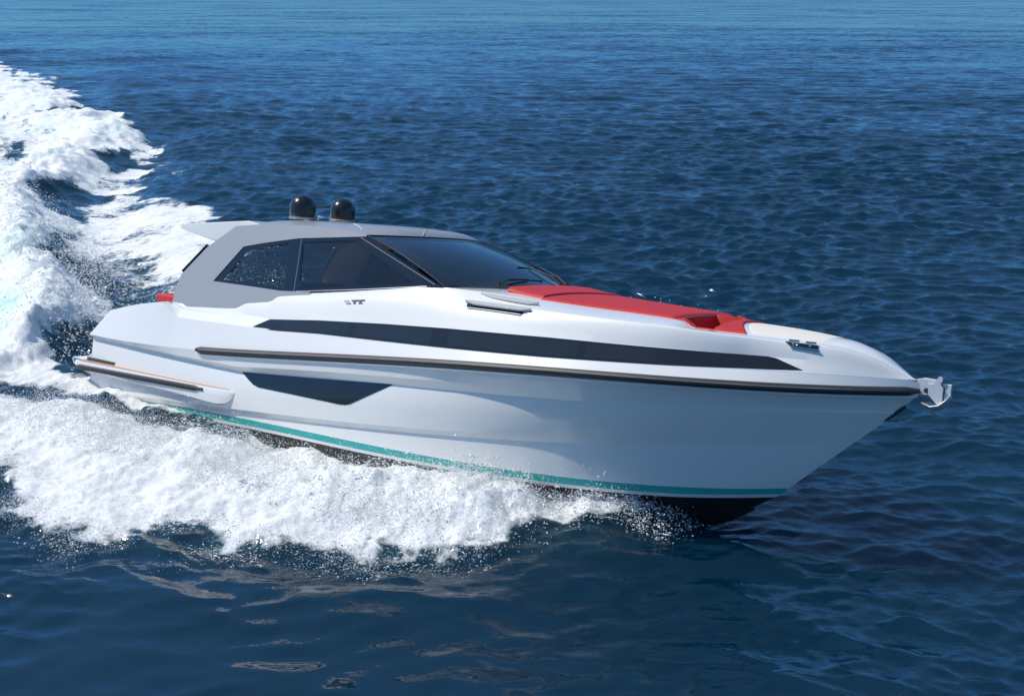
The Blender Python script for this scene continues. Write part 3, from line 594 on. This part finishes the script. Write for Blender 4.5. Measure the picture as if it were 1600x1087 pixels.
# water
deep=nd('ShaderNodeMix',data_type='RGBA'); deep.inputs[6].default_value=(.0001,.0145,.032,1); deep.inputs[7].default_value=(.16,.42,.40,1)
aer=mth('MAXIMUM',mth('MULTIPLY',am_.outputs['Fac'],.55),mth('MULTIPLY',af.outputs['Fac'],.10)); Lk.new(aer,deep.inputs[0]); Lk.new(deep.outputs[2],P_.inputs['Base Color'])
P_.inputs['Roughness'].default_value=.055; P_.inputs['IOR'].default_value=1.65; P_.inputs['Subsurface Weight'].default_value=1; P_.subsurface_method='BURLEY'; P_.inputs['Subsurface Radius'].default_value=(1,1.5,2); P_.inputs['Subsurface Scale'].default_value=1.2
b1=noise(7,3,.7,1.25,1,.5,.3); b2=noise(1.6,4,.55,1.3,1,.55,.5)
acm=nd('ShaderNodeAttribute'); acm.attribute_name='calm'
hh=mth('MULTIPLY',mth('MULTIPLY_ADD',b1,.018,mth('MULTIPLY',b2,.045)),acm.outputs['Fac'])
bu=nd('ShaderNodeBump'); bu.inputs['Strength'].default_value=.8; bu.inputs['Distance'].default_value=1; Lk.new(hh,bu.inputs['Height'])
ac=nd('ShaderNodeAttribute'); ac.attribute_name='chop'
def cnoise(scale,sx,sy):
    mp=nd('ShaderNodeMapping'); mp.inputs['Scale'].default_value=(sx,sy,1); Lk.new(pos,mp.inputs[0])
    n=nd('ShaderNodeTexNoise'); n.inputs['Scale'].default_value=scale; n.inputs['Detail'].default_value=4; n.inputs['Roughness'].default_value=.6; Lk.new(mp.outputs[0],n.inputs[0]); return n.outputs['Color']
def vm(op,a,b=None):
    n=nd('ShaderNodeVectorMath',operation=op); Lk.new(a,n.inputs[0])
    if b is not None:
        if isinstance(b,tuple): n.inputs[1].default_value=b
        else: Lk.new(b,n.inputs[1])
    return n.outputs[0]
v1=vm('ADD',vm('MULTIPLY',vm('SUBTRACT',cnoise(.8,.6,1.3),(.5,.5,.5)),(.7,.7,0)),vm('MULTIPLY',vm('SUBTRACT',cnoise(2.4,.55,1.3),(.5,.5,.5)),(.75,.75,0))); v2=vm('SUBTRACT',cnoise(.05,.6,1.4),(.5,.5,.5)); vv_=vm('MULTIPLY',vm('ADD',v1,vm('MULTIPLY',v2,(.6,.6,0))),(1.1,1.5,0))
sc1=nd('ShaderNodeVectorMath',operation='SCALE'); Lk.new(vv_,sc1.inputs[0]); Lk.new(ac.outputs['Fac'],sc1.inputs['Scale'])
Lk.new(vm('NORMALIZE',vm('ADD',bu.outputs[0],sc1.outputs[0])),P_.inputs['Normal'])
# foam
F_=nd('ShaderNodeBsdfPrincipled'); F_.inputs['Roughness'].default_value=.75; F_.inputs['Specular IOR Level'].default_value=.25; F_.inputs['Subsurface Weight'].default_value=.3; F_.subsurface_method='BURLEY'; F_.inputs['Subsurface Radius'].default_value=(1,1,1); F_.inputs['Subsurface Scale'].default_value=.18
fc=nd('ShaderNodeMix',data_type='RGBA'); fc.inputs[6].default_value=(.85,.86,.86,1); fc.inputs[7].default_value=(.60,.80,.74,1); Lk.new(am_.outputs['Fac'],fc.inputs[0]); Lk.new(fc.outputs[2],F_.inputs['Base Color'])
f1=noise(22,6,1,1,1,.75); f2=noise(3.2,5,1,1,1,.6,.4); fh=mth('MULTIPLY_ADD',f1,.03,mth('MULTIPLY_ADD',f2,.05,mth('MULTIPLY',fac,.02)))
bf_=nd('ShaderNodeBump'); bf_.inputs['Strength'].default_value=.9; bf_.inputs['Distance'].default_value=1; Lk.new(fh,bf_.inputs['Height']); Lk.new(bf_.outputs[0],F_.inputs['Normal'])
ms=nd('ShaderNodeMixShader'); Lk.new(fac,ms.inputs[0]); Lk.new(P_.outputs[0],ms.inputs[1]); Lk.new(F_.outputs[0],ms.inputs[2]); Lk.new(ms.outputs[0],Nn['Material Output'].inputs[0])
SEA=m
FG=FO.reshape(nr,na_); ff=(FG[:-1,:-1]+FG[1:,:-1]+FG[:-1,1:]+FG[1:,1:])/4; isf=(ff>.35).ravel()
sea=sheet('sea',~isf,SEA); sea['kind']='structure'; sea['label']='deep blue choppy open sea reaching the horizon'
wkf=sheet('wake_foam',isf,SEA); wkf['kind']='stuff'; wkf['label']='white churned foam of the bow wave and the curving wake'; wkf['category']='foam'
# ---------------------------------------------------------------- spray droplets
def droplets(name,C_,Rd,label):
    base=np.array([(1,0,0),(-1,0,0),(0,1,0),(0,-1,0),(0,0,1),(0,0,-1)],float); fa=np.array([(0,2,4),(2,1,4),(1,3,4),(3,0,4),(2,0,5),(1,2,5),(3,1,5),(0,3,5)])
    n=len(C_); sc_=np.stack([rng.uniform(.6,1.5,n),rng.uniform(.6,1.5,n),rng.uniform(.6,1.3,n)],1)*Rd[:,None]
    V=(C_[:,None,:]+base[None]*sc_[:,None,:]); dv=rng.normal(0,1,(n,3))*[.5,.35,.5]+[-.8,-.2,.25]; dv/=np.linalg.norm(dv,axis=1)[:,None]; st=rng.gamma(1.2,.9,n); off_=(base[None]*sc_[:,None,:]); V=(V+(off_@dv[:,:,None])*dv[:,None,:]*st[:,None,None]).reshape(-1,3); Fc=(fa[None]+6*np.arange(n)[:,None,None]).reshape(-1,3)
    me=bpy.data.meshes.new(name); me.vertices.add(len(V)); me.vertices.foreach_set('co',V.astype(np.float32).ravel()); me.loops.add(Fc.size); me.loops.foreach_set('vertex_index',Fc.astype(np.int32).ravel())
    me.polygons.add(len(Fc)); me.polygons.foreach_set('loop_start',(np.arange(len(Fc))*3).astype(np.int32)); me.update(calc_edges=True); me.polygons.foreach_set('use_smooth',np.ones(len(Fc),bool))
    me.materials.append(SPR); o=bpy.data.objects.new(name,me); COL.objects.link(o); o['kind']='stuff'; o['label']=label; o['category']='spray'; return o
SPR=pm('spray_white',(.82,.84,.85),.4)
pts=[];rad=[]
Vw=Vx[wk]; edgeB=np.clip(fB*(1-fB)*4,0,1); area=(SP[wk])**2
def pick(wt,n,hz,hr_,r0,rk,jit=.04):
    p=wt*area; p=p/p.sum(); i=rng.choice(len(p),n,p=p); c=Vw[i].astype(float)+rng.normal(0,jit,(n,3)); c[:,2]+=rng.gamma(hz,hr_,n); pts.append(c); rad.append(np.minimum(rng.gamma(2.,rk,n)+r0,.016*np.maximum(1,c[:,1]/22)))
cl=ss(-.25,.5,fbm(x,y,.8,3,201))
pick(edgeB*(y<19)*cl,8000,1.1,.035,.0015,.0018)
pick(fB*(ridge>.25)*(ss(-.3,.4,fbm(x,y,1.4,3,203))+.1),8000,1.4,.05,.0015,.002,.06)
pick(fB*ss(.1,.5,ridge)*(ss(-.2,.5,fbm(x,y,1.9,3,205))+.15),46000,1.7,.075,.0012,.0011,.10)
pick(edgeB*ss(-.2,.5,fbm(x,y,1.5,3,207))*(y<20),22000,1.5,.05,.0012,.0011,.10)
fr=ss(.70,.82,arc)*ss(1.0,.94,arc)*(np.abs(out-.55)<.6); pick(fr*1.0,11000,1.6,.06,.0015,.0018,.06)      # fan of spray at the forefoot
pick(np.clip(fL*(1-fL)*4,0,1)*(y<34)*.5+crest*(y<45)*fW*.7*cl+np.exp(-((o2+.6)/.8)**2)*(aR<.16)*(aR>.005)*1.2*cl,14000,1.4,.07,.003,.0036,.1)
n=650; c=np.column_stack([rng.normal(2.6,.5,n),rng.normal(19.3,.45,n),np.zeros(n)]); c[:,2]=rng.gamma(2.2,.2,n)+.7; pts.append(c); rad.append(rng.gamma(2.,.0035,n)+.003)
droplets('sea_spray',np.concatenate(pts),np.concatenate(rad),'fine white droplets thrown up along the yacht bow wave and wake edge')
